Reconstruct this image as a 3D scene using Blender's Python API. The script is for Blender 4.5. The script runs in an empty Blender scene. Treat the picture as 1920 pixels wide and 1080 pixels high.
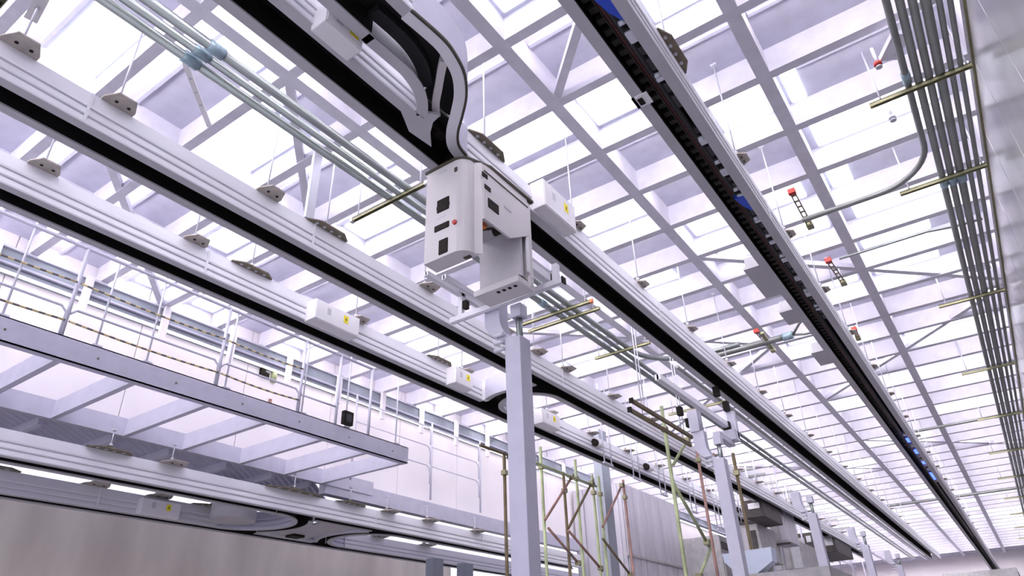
import bpy, bmesh, math, random
from mathutils import Vector, Matrix
random.seed(7)
C = bpy.context.scene.collection
sc = bpy.context.scene
PI = math.pi

# ------------------------------------------------------------------ camera
# the camera stands at the origin, 1.6 m above the floor (z = -1.6); Y runs along the rails
YAW, PIT, ROL, FPX = -0.59588, 0.52039, -0.03552, 1281.3
def cam_axes():
    cy, sy, cp, sp = math.cos(YAW), math.sin(YAW), math.cos(PIT), math.sin(PIT)
    f = Vector((sy*cp, cy*cp, sp)); r = Vector((cy, -sy, 0)); u = r.cross(f)
    c, s = math.cos(ROL), math.sin(ROL)
    return c*r + s*u, -s*r + c*u, f
RX, RY, RF = cam_axes()
def P(u, v, x=None, y=None, z=None):
    """point of the world plane x=, y= or z= seen at photo pixel (u, v)"""
    d = RX*((u-960)/FPX) - RY*((v-540)/FPX) + RF
    t = x/d.x if x is not None else y/d.y if y is not None else z/d.z
    return d*t
cd = bpy.data.cameras.new('camera'); cam = bpy.data.objects.new('camera', cd); C.objects.link(cam)
m = Matrix((RX, RY, -RF)).transposed().to_4x4(); cam.matrix_world = m
cd.sensor_width = 36; cd.lens = FPX*36/1920; cd.clip_start = 0.05; cd.clip_end = 200
sc.camera = cam
sc.view_settings.view_transform = 'Standard'; sc.view_settings.look = 'None'
sc.view_settings.gamma = 1; sc.view_settings.use_curve_mapping = False
sc.view_settings.exposure = 0.6

# ------------------------------------------------------------------ materials
def mat(name, col, rough=.5, metal=0., var=.06, scale=6., emit=0., stretch=(1, 1, 1), spec=.5):
    mt = bpy.data.materials.new(name); mt.use_nodes = True
    nt = mt.node_tree; b = nt.nodes['Principled BSDF']
    b.inputs['Roughness'].default_value = rough; b.inputs['Metallic'].default_value = metal
    b.inputs['Specular IOR Level'].default_value = spec
    tc = nt.nodes.new('ShaderNodeTexCoord'); mp = nt.nodes.new('ShaderNodeMapping')
    mp.inputs['Scale'].default_value = stretch
    nz = nt.nodes.new('ShaderNodeTexNoise'); nz.inputs['Scale'].default_value = scale; nz.inputs['Detail'].default_value = 3
    cr = nt.nodes.new('ShaderNodeValToRGB')
    lo = [max(0, c*(1-var)) for c in col]; hi = [min(1, c*(1+var)) for c in col]
    cr.color_ramp.elements[0].position = .3; cr.color_ramp.elements[1].position = .7
    cr.color_ramp.elements[0].color = (*lo, 1); cr.color_ramp.elements[1].color = (*hi, 1)
    L = nt.links
    L.new(tc.outputs['Object'], mp.inputs['Vector']); L.new(mp.outputs['Vector'], nz.inputs['Vector'])
    L.new(nz.outputs['Fac'], cr.inputs['Fac']); L.new(cr.outputs['Color'], b.inputs['Base Color'])
    if emit:
        L.new(cr.outputs['Color'], b.inputs['Emission Color']); b.inputs['Emission Strength'].default_value = emit
    return mt
def striped(name, c1, c2, scale):
    mt = mat(name, c1); nt = mt.node_tree; b = nt.nodes['Principled BSDF']
    w = nt.nodes.new('ShaderNodeTexWave'); w.inputs['Scale'].default_value = scale; w.bands_direction = 'Y'
    cr = nt.nodes.new('ShaderNodeValToRGB'); cr.color_ramp.interpolation = 'CONSTANT'
    cr.color_ramp.elements[0].color = (*c1, 1); cr.color_ramp.elements[1].color = (*c2, 1); cr.color_ramp.elements[1].position = .5
    tc = nt.nodes.new('ShaderNodeTexCoord')
    nt.links.new(tc.outputs['Object'], w.inputs['Vector']); nt.links.new(w.outputs['Fac'], cr.inputs['Fac'])
    nt.links.new(cr.outputs['Color'], b.inputs['Base Color'])
    return mt
M = dict(
    beam=mat('white beam paint', (.765, .745, .84), .55),
    panel=mat('ceiling panel paint', (.56, .555, .68), .6),
    wallfill=mat('added wall fill glow', (1.0, .95, .97), .5, var=.0, emit=2.3),  # fill glow, added to brighten the upper left wall
    strip=mat('added beam fill glow', (1.0, .95, .97), .5, var=.0, emit=8),  # fill glow for the strips added behind the cross beams
    light=mat('lit diffuser', (.93, .97, 1.0), .5, var=.0, emit=1.1),
    alu=mat('anodised aluminium', (.80, .79, .84), .4, .12, .04, 3, stretch=(1, .05, 1)),
    flange=mat('grey aluminium flange', (.50, .485, .52), .5, .05, .05, 3),
    black=mat('black rail interior', (.010, .008, .008), .6, var=.3),
    teeth=mat('black brown magnet strip', (.03, .024, .02), .5, var=.4, scale=40),
    redcable=mat('dark red cable', (.08, .008, .008), .45),
    greycable=mat('dark grey cable', (.03, .03, .033), .4),
    bracketpale=mat('pale brown steel', (.42, .38, .34), .5, .1, .2, 9),
    bracket=mat('olive brown steel', (.20, .17, .12), .5, .3, .2, 9),
    rod=mat('pale steel rod', (.68, .68, .76), .4, .2),
    conduit=mat('galvanised conduit', (.33, .36, .35), .36, .9, .08, 4),
    darkconduit=mat('grey steel conduit', (.25, .26, .25), .42, .55, .1, 4),
    zinc=mat('yellow zinc strut', (.30, .29, .17), .4, .4, .25, 5),
    coupling=mat('blue grey coupling', (.33, .44, .50), .4, .5, .15, 20),
    white=mat('white enclosure', (.82, .80, .83), .4, var=.02),
    vehicle=mat('off white vehicle shell', (.66, .62, .63), .38, var=.02),
    bay=mat('grey inner panel', (.52, .50, .53), .5),
    dark=mat('dark plastic', (.016, .012, .010), .6, var=.2, spec=.15),
    seam=mat('brown rubber seam', (.06, .05, .035), .6),
    yellow=mat('yellow warning label', (.85, .72, .03), .5, var=.05),
    symbol=mat('black label print', (.05, .045, .02), .6),
    pale=mat('pale grey label', (.58, .58, .62), .5),
    red=mat('red plastic', (.52, .045, .03), .5),
    orange=mat('orange plastic', (.75, .2, .06), .5),
    blue=mat('blue cover', (.02, .07, .55), .45, var=.15),
    bluelamp=mat('lit blue lamp', (.05, .1, 1.0), .4, var=0, emit=3),
    post=mat('pale grey painted steel', (.57, .56, .67), .5, var=.04),
    frame=mat('grey mezzanine steel', (.58, .57, .69), .55, var=.05),
    wall=mat('white wall panel', (.93, .88, .91), .6, var=.03, scale=1.5),
    wallgrey=mat('grey wall panel', (.88, .80, .70), .6, var=.16, scale=1.2, stretch=(1, 1, .3)),
    steel=mat('satin wall sheet', (.50, .49, .50), .24, .35, .07, 2, stretch=(1, 1, .25)),
    trim=mat('olive trim', (.20, .18, .09), .5),
    floor=mat('pale floor tile', (.46, .44, .46), .5, var=.08, scale=2),
    enclosure=mat('grey corrugated sheet', (.52, .50, .56), .5, var=.12, scale=3, stretch=(1, 1, .1)),
    machine=mat('grey machine cover', (.42, .41, .42), .5, var=.15),
    machdark=mat('dark machine gap', (.06, .05, .05), .6, var=.3),
    scafgreen=mat('greenish scaffold pole', (.42, .48, .27), .45, .2, .3, 3),
    scafred=mat('reddish brown scaffold pole', (.33, .19, .16), .5, .15, .3, 4),
    scafbrown=mat('brown scaffold pole', (.16, .12, .06), .5, .15, .3, 4),
    bluewhite=mat('pale blue plastic', (.60, .66, .80), .45, var=.03),
    column=mat('blue grey column', (.33, .36, .42), .55),
    chain=striped('yellow and black chain', (.62, .50, .26), (.16, .14, .13), 2.6),
    grating=mat('grating bars', (.50, .49, .62), .5),
)

# ------------------------------------------------------------------ mesh helpers
class MB:
    def __init__(s): s.bm = bmesh.new()
    def box(s, x0, x1, y0, y1, z0, z1, bev=0.):
        r = bmesh.ops.create_cube(s.bm, size=1)
        for v in r['verts']:
            v.co = ((x0+x1)/2+v.co.x*(x1-x0), (y0+y1)/2+v.co.y*(y1-y0), (z0+z1)/2+v.co.z*(z1-z0))
        if bev:
            es = list({e for v in r['verts'] for e in v.link_edges})
            bmesh.ops.bevel(s.bm, geom=es, offset=bev, segments=2, profile=.5, affect='EDGES')
        return s
    def bar(s, a, b, w, h=None):
        """rectangular bar from a to b"""
        a, b = Vector(a), Vector(b); h = h or w; d = (b-a); L = d.length; d.normalize()
        up = Vector((0, 0, 1)) if abs(d.z) < .9 else Vector((0, 1, 0))
        r = d.cross(up).normalized(); u = r.cross(d)
        vs = [[s.bm.verts.new(p + r*i*w/2 + u*j*h/2) for i, j in ((-1, -1), (1, -1), (1, 1), (-1, 1))] for p in (a, b)]
        for k in range(4): s.bm.faces.new((vs[0][k], vs[0][(k+1) % 4], vs[1][(k+1) % 4], vs[1][k]))
        s.bm.faces.new(vs[0][::-1]); s.bm.faces.new(vs[1]); return s
    def tube(s, pts, r, n=10, closed=True):
        pts = [Vector(p) for p in pts]; rings = []
        for i, p in enumerate(pts):
            d = (pts[min(i+1, len(pts)-1)]-pts[max(i-1, 0)]).normalized()
            up = Vector((0, 0, 1)) if abs(d.z) < .9 else Vector((0, 1, 0))
            a = d.cross(up).normalized(); b = a.cross(d)
            rings.append([s.bm.verts.new(p+(a*math.cos(t)+b*math.sin(t))*r) for t in [2*PI*k/n for k in range(n)]])
        for q, w in zip(rings, rings[1:]):
            for k in range(n):
                f = s.bm.faces.new((q[k], q[(k+1) % n], w[(k+1) % n], w[k])); f.smooth = True
        if closed: s.bm.faces.new(rings[0][::-1]); s.bm.faces.new(rings[-1])
        return s
    def prism(s, poly, fn, a, b):
        """poly of 2D points extruded between a and b along the third axis; fn(p, q, t) -> xyz"""
        lo = [s.bm.verts.new(fn(p, q, a)) for p, q in poly]; hi = [s.bm.verts.new(fn(p, q, b)) for p, q in poly]
        n = len(poly)
        for k in range(n): s.bm.faces.new((lo[k], lo[(k+1) % n], hi[(k+1) % n], hi[k]))
        s.bm.faces.new(lo[::-1]); s.bm.faces.new(hi); return s
    def sweep(s, prof, path):
        """closed profile of (offset to the right of the path, z) swept along a level 2D path"""
        n = len(path); rings = []
        for i, (x, y) in enumerate(path):
            x0, y0 = path[max(i-1, 0)]; x1, y1 = path[min(i+1, n-1)]
            d = Vector((x1-x0, y1-y0)).normalized(); nx, ny = d.y, -d.x
            rings.append([s.bm.verts.new((x+nx*o, y+ny*o, z)) for o, z in prof])
        k = len(prof)
        for q, w in zip(rings, rings[1:]):
            for j in range(k): s.bm.faces.new((q[j], q[(j+1) % k], w[(j+1) % k], w[j]))
        s.bm.faces.new(rings[0][::-1]); s.bm.faces.new(rings[-1]); return s
    def build(s, name, material, parent=None, origin=None):
        bmesh.ops.recalc_face_normals(s.bm, faces=s.bm.faces)
        if origin is not None: bmesh.ops.translate(s.bm, vec=-Vector(origin), verts=s.bm.verts)
        me = bpy.data.meshes.new(name); s.bm.to_mesh(me); s.bm.free()
        me.materials.append(material); o = bpy.data.objects.new(name, me); C.objects.link(o)
        if origin is not None: o.location = origin
        if parent:
            o.parent = parent
            o.matrix_parent_inverse = Matrix.Translation(-parent.location)
        return o
def tag(o, label, cat, group=None, kind=None):
    o['label'] = label; o['category'] = cat
    if group: o['group'] = group
    if kind: o['kind'] = kind
    return o
def thing(name, loc, label, cat, group=None):
    o = bpy.data.objects.new(name, None); C.objects.link(o); o.location = loc; o.empty_display_size = .1
    return tag(o, label, cat, group)
def dup(root, loc, label=None):
    r = root.copy(); C.objects.link(r); r.location = loc
    if label: r['label'] = label
    for ch in list(root.children):
        c = ch.copy(); C.objects.link(c); c.parent = r
        for g in list(ch.children):
            d = g.copy(); C.objects.link(d); d.parent = c
    return r
def struct(o):
    o['kind'] = 'structure'; return o
def smooth_path(pts, n=5):
    out = []
    for i in range(len(pts)-1):
        p0 = Vector(pts[max(i-1, 0)]); p1 = Vector(pts[i]); p2 = Vector(pts[i+1]); p3 = Vector(pts[min(i+2, len(pts)-1)])
        for k in range(n):
            t = k/n
            out.append(tuple(.5*((2*p1)+(p2-p0)*t+(2*p0-5*p1+4*p2-p3)*t*t+(3*p1-p0-3*p2+p3)*t**3)))
    out.append(tuple(pts[-1])); return out
ORD = ['first', 'second', 'third', 'fourth', 'fifth', 'sixth', 'seventh', 'eighth', 'ninth', 'tenth', 'eleventh', 'twelfth',
       'thirteenth', 'fourteenth', 'fifteenth', 'sixteenth', 'seventeenth', 'eighteenth', 'nineteenth', 'twentieth']
def nth(i):
    if i == 0: return 'nearest'
    if i < 20: return ORD[i]+' nearest'
    if i < 40: return 'twenty-'+ORD[i-20]+' nearest' if i > 20 else 'twenty-first nearest'
    return 'farthest'
def nth(i):
    tens = {2: 'twenty', 3: 'thirty', 4: 'forty'}
    if i == 0: return 'nearest'
    k = i+1
    if k <= 20: return ORD[i]+' nearest'
    if k % 10 == 0: return {30: 'thirtieth', 40: 'fortieth'}[k]+' nearest'
    return tens[k//10]+'-'+ORD[k % 10-1]+' nearest'

FLOOR = -1.6
ZC = 5.0           # underside of the ceiling beams
ZP = 5.30          # ceiling panels above them
ZR = 3.75          # underside of the upper rails
XS = [-.6+1.83*k for k in range(-4, 1)]
YEND = 46.0

# ------------------------------------------------------------------ room shell
b = MB(); b.box(-16, 1.5, -4, YEND+.2, FLOOR-.1, FLOOR); struct(b.build('floor', M['floor']))
b = MB(); b.box(-16, 1.5, -4, YEND+.2, ZP, ZP+.12)
ys_all = [.815-.915*3+.915*k for k in range(0, 53)]
for x in XS+[1.23]:                                   # thin pressed ribs of the panels, one per bay
    for y in ys_all:
        if y < YEND-1: b.box(x-1.75, x-.10, y+.33, y+.37, ZP-.03, ZP+.01)
ceiling = struct(b.build('ceiling', M['panel']))
for x in XS+[1.12]:
    bb = MB(); bb.box(x-.065, x+.065, -3, YEND, ZC, ZP)
    bb.build('main_beam', M['beam'], ceiling)
for y in ys_all:
    if y > YEND: break
    cb = MB().box(-9.5, 1.09, y-.05, y+.05, ZC+.004, ZP).build('cross_beam', M['beam'], ceiling)
    if y < YEND-3: MB().box(-9.4, 1.0, y+.05, y+.066, ZC+.07, ZC+.19).build('added_fill_strip', M['strip'], cb)  # added fill light, mostly hidden behind each beam, brightens the next beam's face
braces = [((-6.09, 4.47), (-4.26, 2.64)), ((-2.43, 4.47), (-.6, 2.64)), ((-2.43, 8.14), (1.05, 11.6)), ((-.6, 13.62), (1.05, 11.9)),
          ((-6.09, 8.14), (-2.43, 11.8)), ((-6.09, 15.45), (-2.43, 11.8)), ((-2.43, 15.45), (-.6, 13.62)), ((-2.43, 19.1), (1.0, 22.5)),
          ((-6.09, 19.1), (-2.43, 22.7)), ((-9.4, 4.47), (-6.09, 1.7))]
for p, q in braces:
    MB().bar((*p, ZC+.05), (*q, ZC+.05), .085, .07).build('diagonal_brace', M['beam'], ceiling)

# right wall of satin sheets with vertical seams
b = MB(); y = -2.0
while y < YEND:
    b.box(1.10, 1.16, y+.006, y+1.19, FLOOR, ZC, .004); y += 1.2
b.box(1.13, 1.18, -2, YEND, FLOOR, ZC)
struct(b.build('wall_right', M['steel']))
struct(MB().box(1.08, 1.10, -2, YEND, ZC-.016, ZC).build('trim_1', M['trim']))
# upper left wall above the mezzanine, with its boxed rail
b = MB(); y = -3.0
while y < YEND:
    b.box(-9.62, -9.53, y+.004, y+1.82, 3.12, ZP); y += 1.83
b.box(-9.66, -9.56, -3, YEND, 3.12, ZP)
struct(b.build('wall_left', M['wall']))
struct(MB().box(-9.525, -9.36, 7.9, YEND, 2.86, 3.14).build('trim_2', M['frame']))
struct(MB().box(-16, 1.2, YEND, YEND+.15, FLOOR, ZP).build('wall_far', M['wall']))
struct(MB().box(-12.6, -12.45, -3, 15, FLOOR, 2.72).build('wall_low_left', M['wallgrey']))

# ------------------------------------------------------------------ lit panels
lights = [(-6.05, -5.1, 1.22, 1.66), (-6.02, -5.05, 2.9, 3.46), (-4.7, -4.4, 2.1, 2.55), (-2.34, -1.83, 4.68, 5.26), (-3.6, -2.56, 4.72, 5.2),
          (-1.25, -.70, 5.6, 6.22), (-.5, -.34, 5.6, 6.22), (-.45, .8, 6.62, 7.12), (-.4, .8, 8.45, 8.95), (-.5, -.25, 7.5, 8.05),
          (-1.25, -.72, 3.9, 4.38), (-2.32, -1.9, 2.9, 3.45), (-4.1, -3.5, 3.8, 4.35)]
have = {(math.floor((a+b_)/2/1.83+.6/1.83), math.floor(((c+d)/2-.815)/.915)) for a, b_, c, d in lights}
for ix in range(-5, 1):
    for iy in range(-2, 40):
        if iy < 1 or (ix, iy) in have or random.random() > (.5 if iy < 12 else .3): continue
        x0 = -.6+1.83*ix+.12; y0 = .815+.915*iy+.10
        x1 = min(x0+1.58, .98); x0 = max(x0, -9.4)
        if x1-x0 < .5: continue
        if iy < 6 and ix == 0 and iy < 5: continue
        w = (x1-x0)*random.choice((.45, .6, .75, .95)); s = x0+random.choice((0, 1))*(x1-x0-w)
        h = random.choice((.38, .5, .62))
        lights.append((s, s+w, y0+.7-h, y0+.7))
colname = {-5: 'beside the upper left wall', -4: 'over the mezzanine edge', -3: 'over the paired left rails',
           -2: 'over the three conduits', -1: 'over the rightmost rail', 0: 'beside the right wall'}
cols = {}
for L in lights: cols.setdefault(math.floor(((L[0]+L[1])/2+.6)/1.83), []).append(L)
for ix, ls in sorted(cols.items()):
    ls.sort(key=lambda q: q[2])
    for i, (a, c, y0, y1) in enumerate(ls):
        o = MB().box(a, c, y0, y1, ZP-.045, ZP, .02).build('ceiling_light', M['light'], None, ((a+c)/2, (y0+y1)/2, ZP))
        tag(o, 'bright white ceiling light %s, %s of that column' % (colname[ix], nth(i)), 'ceiling light', 'lit panels in the ceiling grid')

# ------------------------------------------------------------------ rails
HW = .18
def side_profile(s, hw):
    """outer side extrusion with three ridges; s = +1 right, -1 left"""
    pr = [(hw-.020, 0), (hw, 0), (hw+.004, .012), (hw-.004, .062), (hw-.022, .064), (hw-.022, .077), (hw, .079), (hw+.004, .09), (hw-.005, .140),
          (hw-.022, .142), (hw-.022, .155), (hw, .157), (hw+.003, .175), (hw-.005, .24), (hw-.014, .30), (hw-.034, .30)]
    return [(s*x, z) for x, z in pr]
def rail(label, cx, z, y0, y1, hw=HW, gap=(), joints=()):
    t = thing('overhead_rail', (cx, y0, z), label, 'overhead rail')
    f = lambda p, q, y: (cx+p, y, z+q)
    def cut(s):
        out, a = [], y0
        for side, g0, g1 in gap:
            if side == s: out.append((a, g0)); a = g1
        return out+[(a, y1)]
    for s in (-1, 1):
        spans = cut(s)
        b = MB(); c = MB()
        for a, e in spans:
            b.prism(side_profile(s, hw), f, a, e)
            c.prism([(s*(hw-.085), -.004), (s*(hw-.001), -.004), (s*(hw-.001), .012), (s*(hw-.085), .012)], f, a, e)
        b.build('side_profile', M['alu'], t)
        c.build('bottom_flange', M['flange'], t)
    b = MB()
    b.prism([(-hw+.03, .26), (hw-.03, .26), (hw-.03, .295), (-hw+.03, .295)], f, y0, y1)
    for s in (-1, 1):
        spans = cut(s)
        for a, e in spans:
            b.prism([(s*(hw-.044), .016), (s*(hw-.036), .016), (s*(hw-.036), .262), (s*(hw-.044), .262)], f, a, e)
    b.build('inner_channel', M['black'], t)
    for j in joints:
        bj = MB().box(cx+hw-.001, cx+hw+.006, j-.012, j+.012, z+.01, z+.29)
        bj.build('joint_strip', M['alu'], t)
    return t
xA, xB, xC, xD, xC2 = -6.2, -4.95, -2.88, -1.14, -2.325
xF, xG, ZL = -9.3, -11.15, 2.40
rA = rail('overhead rail beside the mezzanine, farther left of the upper pair', xA, ZR, -.5, 32, gap=((1, 8.0, 8.66),), joints=(3.2, 8.9, 12))
rB = rail('overhead rail just left of the three silver conduits', xB, ZR, -.5, 31.6, gap=((-1, 8.0, 8.66),), joints=(1.35, 3.55, 8.3, 11))
rC = rail('overhead rail that carries the white hoist vehicle', xC, ZR, -.5, 34.7, gap=((1, 2.86, 3.36),), joints=(7.2, 11))
rD = rail('rightmost overhead rail with blue covers in its open slot', xD, ZR, -.5, 44, joints=(5.9, 9))
rC2 = rail('short siding rail at the top centre that curves into its neighbour', xC2, ZR, -.5, 2.1, hw=.215)
rF = rail('upper of the two low rails at the bottom left', xF, ZL, -.5, 16.2, gap=((-1, 7.02, 7.82), (-1, 9.1, 9.9)), joints=(8.9, 12))
rG = rail('lowest rail along the grey wall at the bottom left', xG, ZL, 1, 20, gap=((1, 7.02, 7.82), (1, 9.1, 9.9)), joints=(5.0, 9.4))
# inside of the rightmost rail: toothed strip and cables
def comb(y0, y1, step, tooth, xa, xb, xc):
    pts = [(xa, y0)]; y = y0
    while y < y1: pts += [(xc, y), (xc, y+tooth), (xb, y+tooth), (xb, y+step)]; y += step
    return pts+[(xa, y)]
MB().prism(comb(1.2, 16, .11, .05, xD-.035, xD-.045, xD-.10), lambda p, q, z: (p, q, z), ZR+.12, ZR+.20).build('toothed_strip', M['teeth'], rD)
MB().box(xD-.03, xD-.012, 0, 30, ZR+.12, ZR+.2).build('red_cable', M['redcable'], rD)
MB().tube([(xD+.005, 0, ZR+.14), (xD+.005, 30, ZR+.14)], .026).build('grey_cable', M['greycable'], rD)
MB().prism(comb(.6, 6, .2, .1, xC+.05, xC+.04, xC-.03), lambda p, q, z: (p, q, z), ZR+.2, ZR+.262).build('toothed_strip', M['teeth'], rC)

# ceiling side plates on the rightmost rail
for (px, py, wx, wy, lab) in ((1440, 527, .17, .8, 'nearest'), (1494, 592, .16, .42, 'middle'), (1553, 669, .17, .55, 'farthest')):
    p = P(px, py, z=ZR)
    b = MB().box(xD-HW-wx, xD-HW-.001, p.y-wy/2, p.y+wy/2, ZR, ZR+.03).box(xD-HW-wx+.02, xD-HW-.001, p.y-wy/2+.04, p.y+wy/2-.08, ZR+.03, ZR+.16)
    b.build('side_plate', M['flange'], rD)
p = P(1205, 185, z=ZR)
b = MB().box(xD-HW-.004, xD-.06, p.y-.06, p.y+.06, ZR-.02, ZR-.005).box(xD-HW-.004, xD-HW+.02, p.y-.06, p.y+.06, ZR-.02, ZR+.02)
s_ = b.build('slot_sensor', M['white'], rD)
MB().box(xD-HW+.03, xD-HW+.07, p.y-.035, p.y+.035, ZR-.026, ZR-.018).build('sensor_window', M['dark'], s_)

# carriages riding inside the rightmost rail
def carriage(ya, yb, label, blues, lamp=False):
    t = thing('rail_carriage', (xD+.07, (ya+yb)/2, ZR+.02), label, 'carriage', 'carriages inside the rightmost rail')
    b = MB(); y = ya; i = 0
    while y < yb:
        d = .06+.11*((i*7) % 5)/5
        b.box(xD+.045, xD+.11, y, y+d, ZR+.05+.02*((i*3) % 3), ZR+.2, .006)
        if i % 3 == 1: MB().box(xD+.035, xD+.10, y+.01, y+d*.8, ZR+.02, ZR+.045, .006).build('bright_plate', M['rod'], t)
        y += d+.05; i += 1
    b.box(xD+.06, xD+.12, ya, yb, ZR+.16, ZR+.2)
    b.build('chassis', M['greycable'], t)
    y = ya+.12; i = 0
    while y < yb:
        MB().tube([(xD+.04, y, ZR+.04), (xD+.09, y, ZR+.04)], .02, 10).build('roller', M['rod'], t); y += .37+.1*(i % 3); i += 1
    for y0, y1 in blues:
        if lamp: MB().box(xD+.03, xD+.09, y0, y1, ZR+.02, ZR+.05, .008).build('blue_lamp', M['bluelamp'], t)
        else:
            b = MB().prism([(xD+.005, y0), (xD+.09, y0+.02), (xD+.115, (y0+y1)/2-.04), (xD+.095, y1), (xD+.075, y1-.03), (xD+.035, (y0+y1)/2+.02)],
                           lambda p, q, z: (p, q, z), ZR+.01, ZR+.05)
            b.build('blue_cover', M['blue'], t)
    return t
carriage(2.05, 3.9, 'dark carriage with a blue cover at the top edge, nearest in the rail slot', [(P(1120, -4, z=ZR).y, P(1160, 48, z=ZR).y)])
carriage(4.3, 8.6, 'dark carriage with a blue cover in the rail slot, halfway along', [(P(1395, 368, z=ZR).y, P(1412, 398, z=ZR).y)])
yl = [P(u, v, z=ZR+.03).y for u, v in ((1702, 826), (1714, 848), (1726, 868), (1747, 893))]
carriage(yl[0]-.6, yl[3]+.8, 'far carriage showing a row of lit blue lamps', [(y-.14, y+.14) for y in yl[:3]]+[(yl[3]-.4, yl[3]+.4)], True)

# curved connections -------------------------------------------------
def curve_parts(t, cx, cy, r, a0, hw, z):
    sec = lambda o0, o1, z0, z1: [(o0, z+z0), (o1, z+z0), (o1, z+z1), (o0, z+z1)]
    ph = math.degrees(math.acos((r-HW)/(r+hw)))
    for s, c in ((1, ph), (-1, 2)):
        p = arc(cx, cy, r, a0+c, a0+180-c)
        MB().sweep([(o, z+q) for o, q in side_profile(s, hw)] if s == -1 else sec(hw-.02, hw, 0, .30), p).build('curved_side', M['post'], t)
        a, e = sorted((s*(hw-.085), s*(hw-.001)))
        MB().sweep(sec(a, e, -.004, .012), p).build('curved_flange', M['flange'], t)
        a, e = sorted((s*(hw-.05), s*(hw-.042)))
        MB().sweep(sec(a, e, .014, .26), p).build('inner_wall', M['black'], t)
    MB().sweep(sec(-hw+.03, hw-.03, .25, .285), arc(cx, cy, r, a0, a0+180)).build('inner_channel', M['black'], t)
def arc(cx, cy, r, a0, a1, n=24):
    return [(cx+r*math.cos(math.radians(a0+(a1-a0)*k/n)), cy+r*math.sin(math.radians(a0+(a1-a0)*k/n))) for k in range(n+1)]
# S-curve from the siding into the vehicle rail
t = thing('rail_junction', (-2.5, 2.7, ZR), 'S-curved rail junction in front of the hoist vehicle', 'rail junction')
outer = smooth_path([(-2.11, 2.08), (-2.09, 2.37), (-2.11, 2.53), (-2.17, 2.71), (-2.29, 2.88), (-2.44, 3.02), (-2.58, 3.14), (-2.67, 3.26), (-2.70, 3.40)])
MB().sweep([(-.024, ZR), (0, ZR), (0, ZR+.30), (-.024, ZR+.30)], outer).build('outer_wall', M['post'], t)
MB().sweep([(-.10, ZR-.008), (-.018, ZR-.008), (-.018, ZR+.01), (-.10, ZR+.01)], outer).build('outer_flange', M['alu'], t)
MB().sweep([(-.016, ZR-.01), (.002, ZR-.01), (.002, ZR+.012), (-.016, ZR+.012)], outer).build('edge_seal', M['seam'], t)
inner = smooth_path([(-2.46, 2.05), (-2.45, 2.38), (-2.46, 2.5), (-2.50, 2.64), (-2.57, 2.76), (-2.66, 2.86)])
MB().sweep([(-.085, ZR-.004), (0, ZR-.004), (0, ZR+.012), (-.085, ZR+.012)], inner).build('inner_flange', M['flange'], t)
MB().sweep([(-.09, ZR), (-.075, ZR), (-.075, ZR+.28), (-.09, ZR+.28)], inner).build('inner_wall', M['alu'], t)
b = MB(); b.prism([(-2.47, 2.05), (-2.13, 2.05), (-2.11, 2.37), (-2.13, 2.53), (-2.19, 2.71), (-2.31, 2.88), (-2.46, 3.02), (-2.6, 3.14), (-2.7, 3.3), (-2.72, 2.86), (-2.64, 2.82), (-2.52, 2.64), (-2.48, 2.4)],
                  lambda p, q, z: (p, q, z), ZR+.262, ZR+.29)
b.build('inner_channel', M['black'], t)
tong = [P(u, v, z=ZR+.02) for u, v in ((753, 208), (750, 197), (776, 204), (826, 213), (812, 226), (807, 246), (809, 272), (767, 243))]
MB().prism([(p.x, p.y) for p in tong], lambda p, q, z: (p, q, z), ZR+.0, ZR+.025).build('switch_tongue', M['flange'], t)
gp = smooth_path([tuple(P(u, v, z=ZR+.1).xy) for u, v in ((828, 108), (823, 130), (818, 160), (813, 190), (815, 212))])
MB().sweep([(-.012, ZR+.06), (.045, ZR+.06), (.045, ZR+.12), (-.012, ZR+.12)], gp).build('guide_strip', M['vehicle'], t)
gp2 = smooth_path([tuple(P(u, v, z=ZR+.2).xy) for u, v in ((700, 20), (760, 75), (790, 120), (800, 160))])
MB().sweep([(-.05, ZR+.18), (.05, ZR+.18), (.05, ZR+.24), (-.05, ZR+.24)], gp2).build('cable_guide', M['greycable'], t)
# U-turn joining the two upper left rails
t = thing('rail_loop', (-5.575, 8.65, ZR), 'curved rail loop joining the two upper left rails behind the near post', 'rail loop')
curve_parts(t, -5.575, 8.66, .625, 180, .18, ZR)
MB().box(-6.08, -5.06, 8.5, 8.66, ZR+.27, ZR+.292).build('tie_plate', M['alu'], t)
MB().box(xA+.18, xA+.24, 7.95, 8.04, ZR-.01, ZR+.29).build('drive_box', M['white'], t)
# two back-to-back loops joining the low rails
t = thing('rail_loop', (-10.22, 7.0, ZL), 'curved rail loop of the two low rails, the nearer of the two', 'rail loop', 'loops of the low rails')
curve_parts(t, -10.225, 7.02, .925, 0, .17, ZL)
MB().tube([(-10.45, 6.95, ZL+.02), (-10.45, 6.95, ZL+.36)], .36, 28).build('curved_housing', M['flange'], t)
t = thing('rail_loop', (-10.22, 9.9, ZL), 'curved rail loop of the two low rails, the farther of the two', 'rail loop', 'loops of the low rails')
curve_parts(t, -10.225, 9.9, .925, 180, .17, ZL)
t = thing('bridge_plate', (-10.2, 8.45, ZL), 'grey bridge plate between the two curved loops of the low rails', 'plate')
MB().box(-10.98, -9.47, 8.08, 8.84, ZL+.02, ZL+.05).build('plate', M['flange'], t)
MB().box(-10.85, -10.62, 8.35, 8.6, ZL-.02, ZL+.02).build('drive_cover', M['dark'], t)

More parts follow.
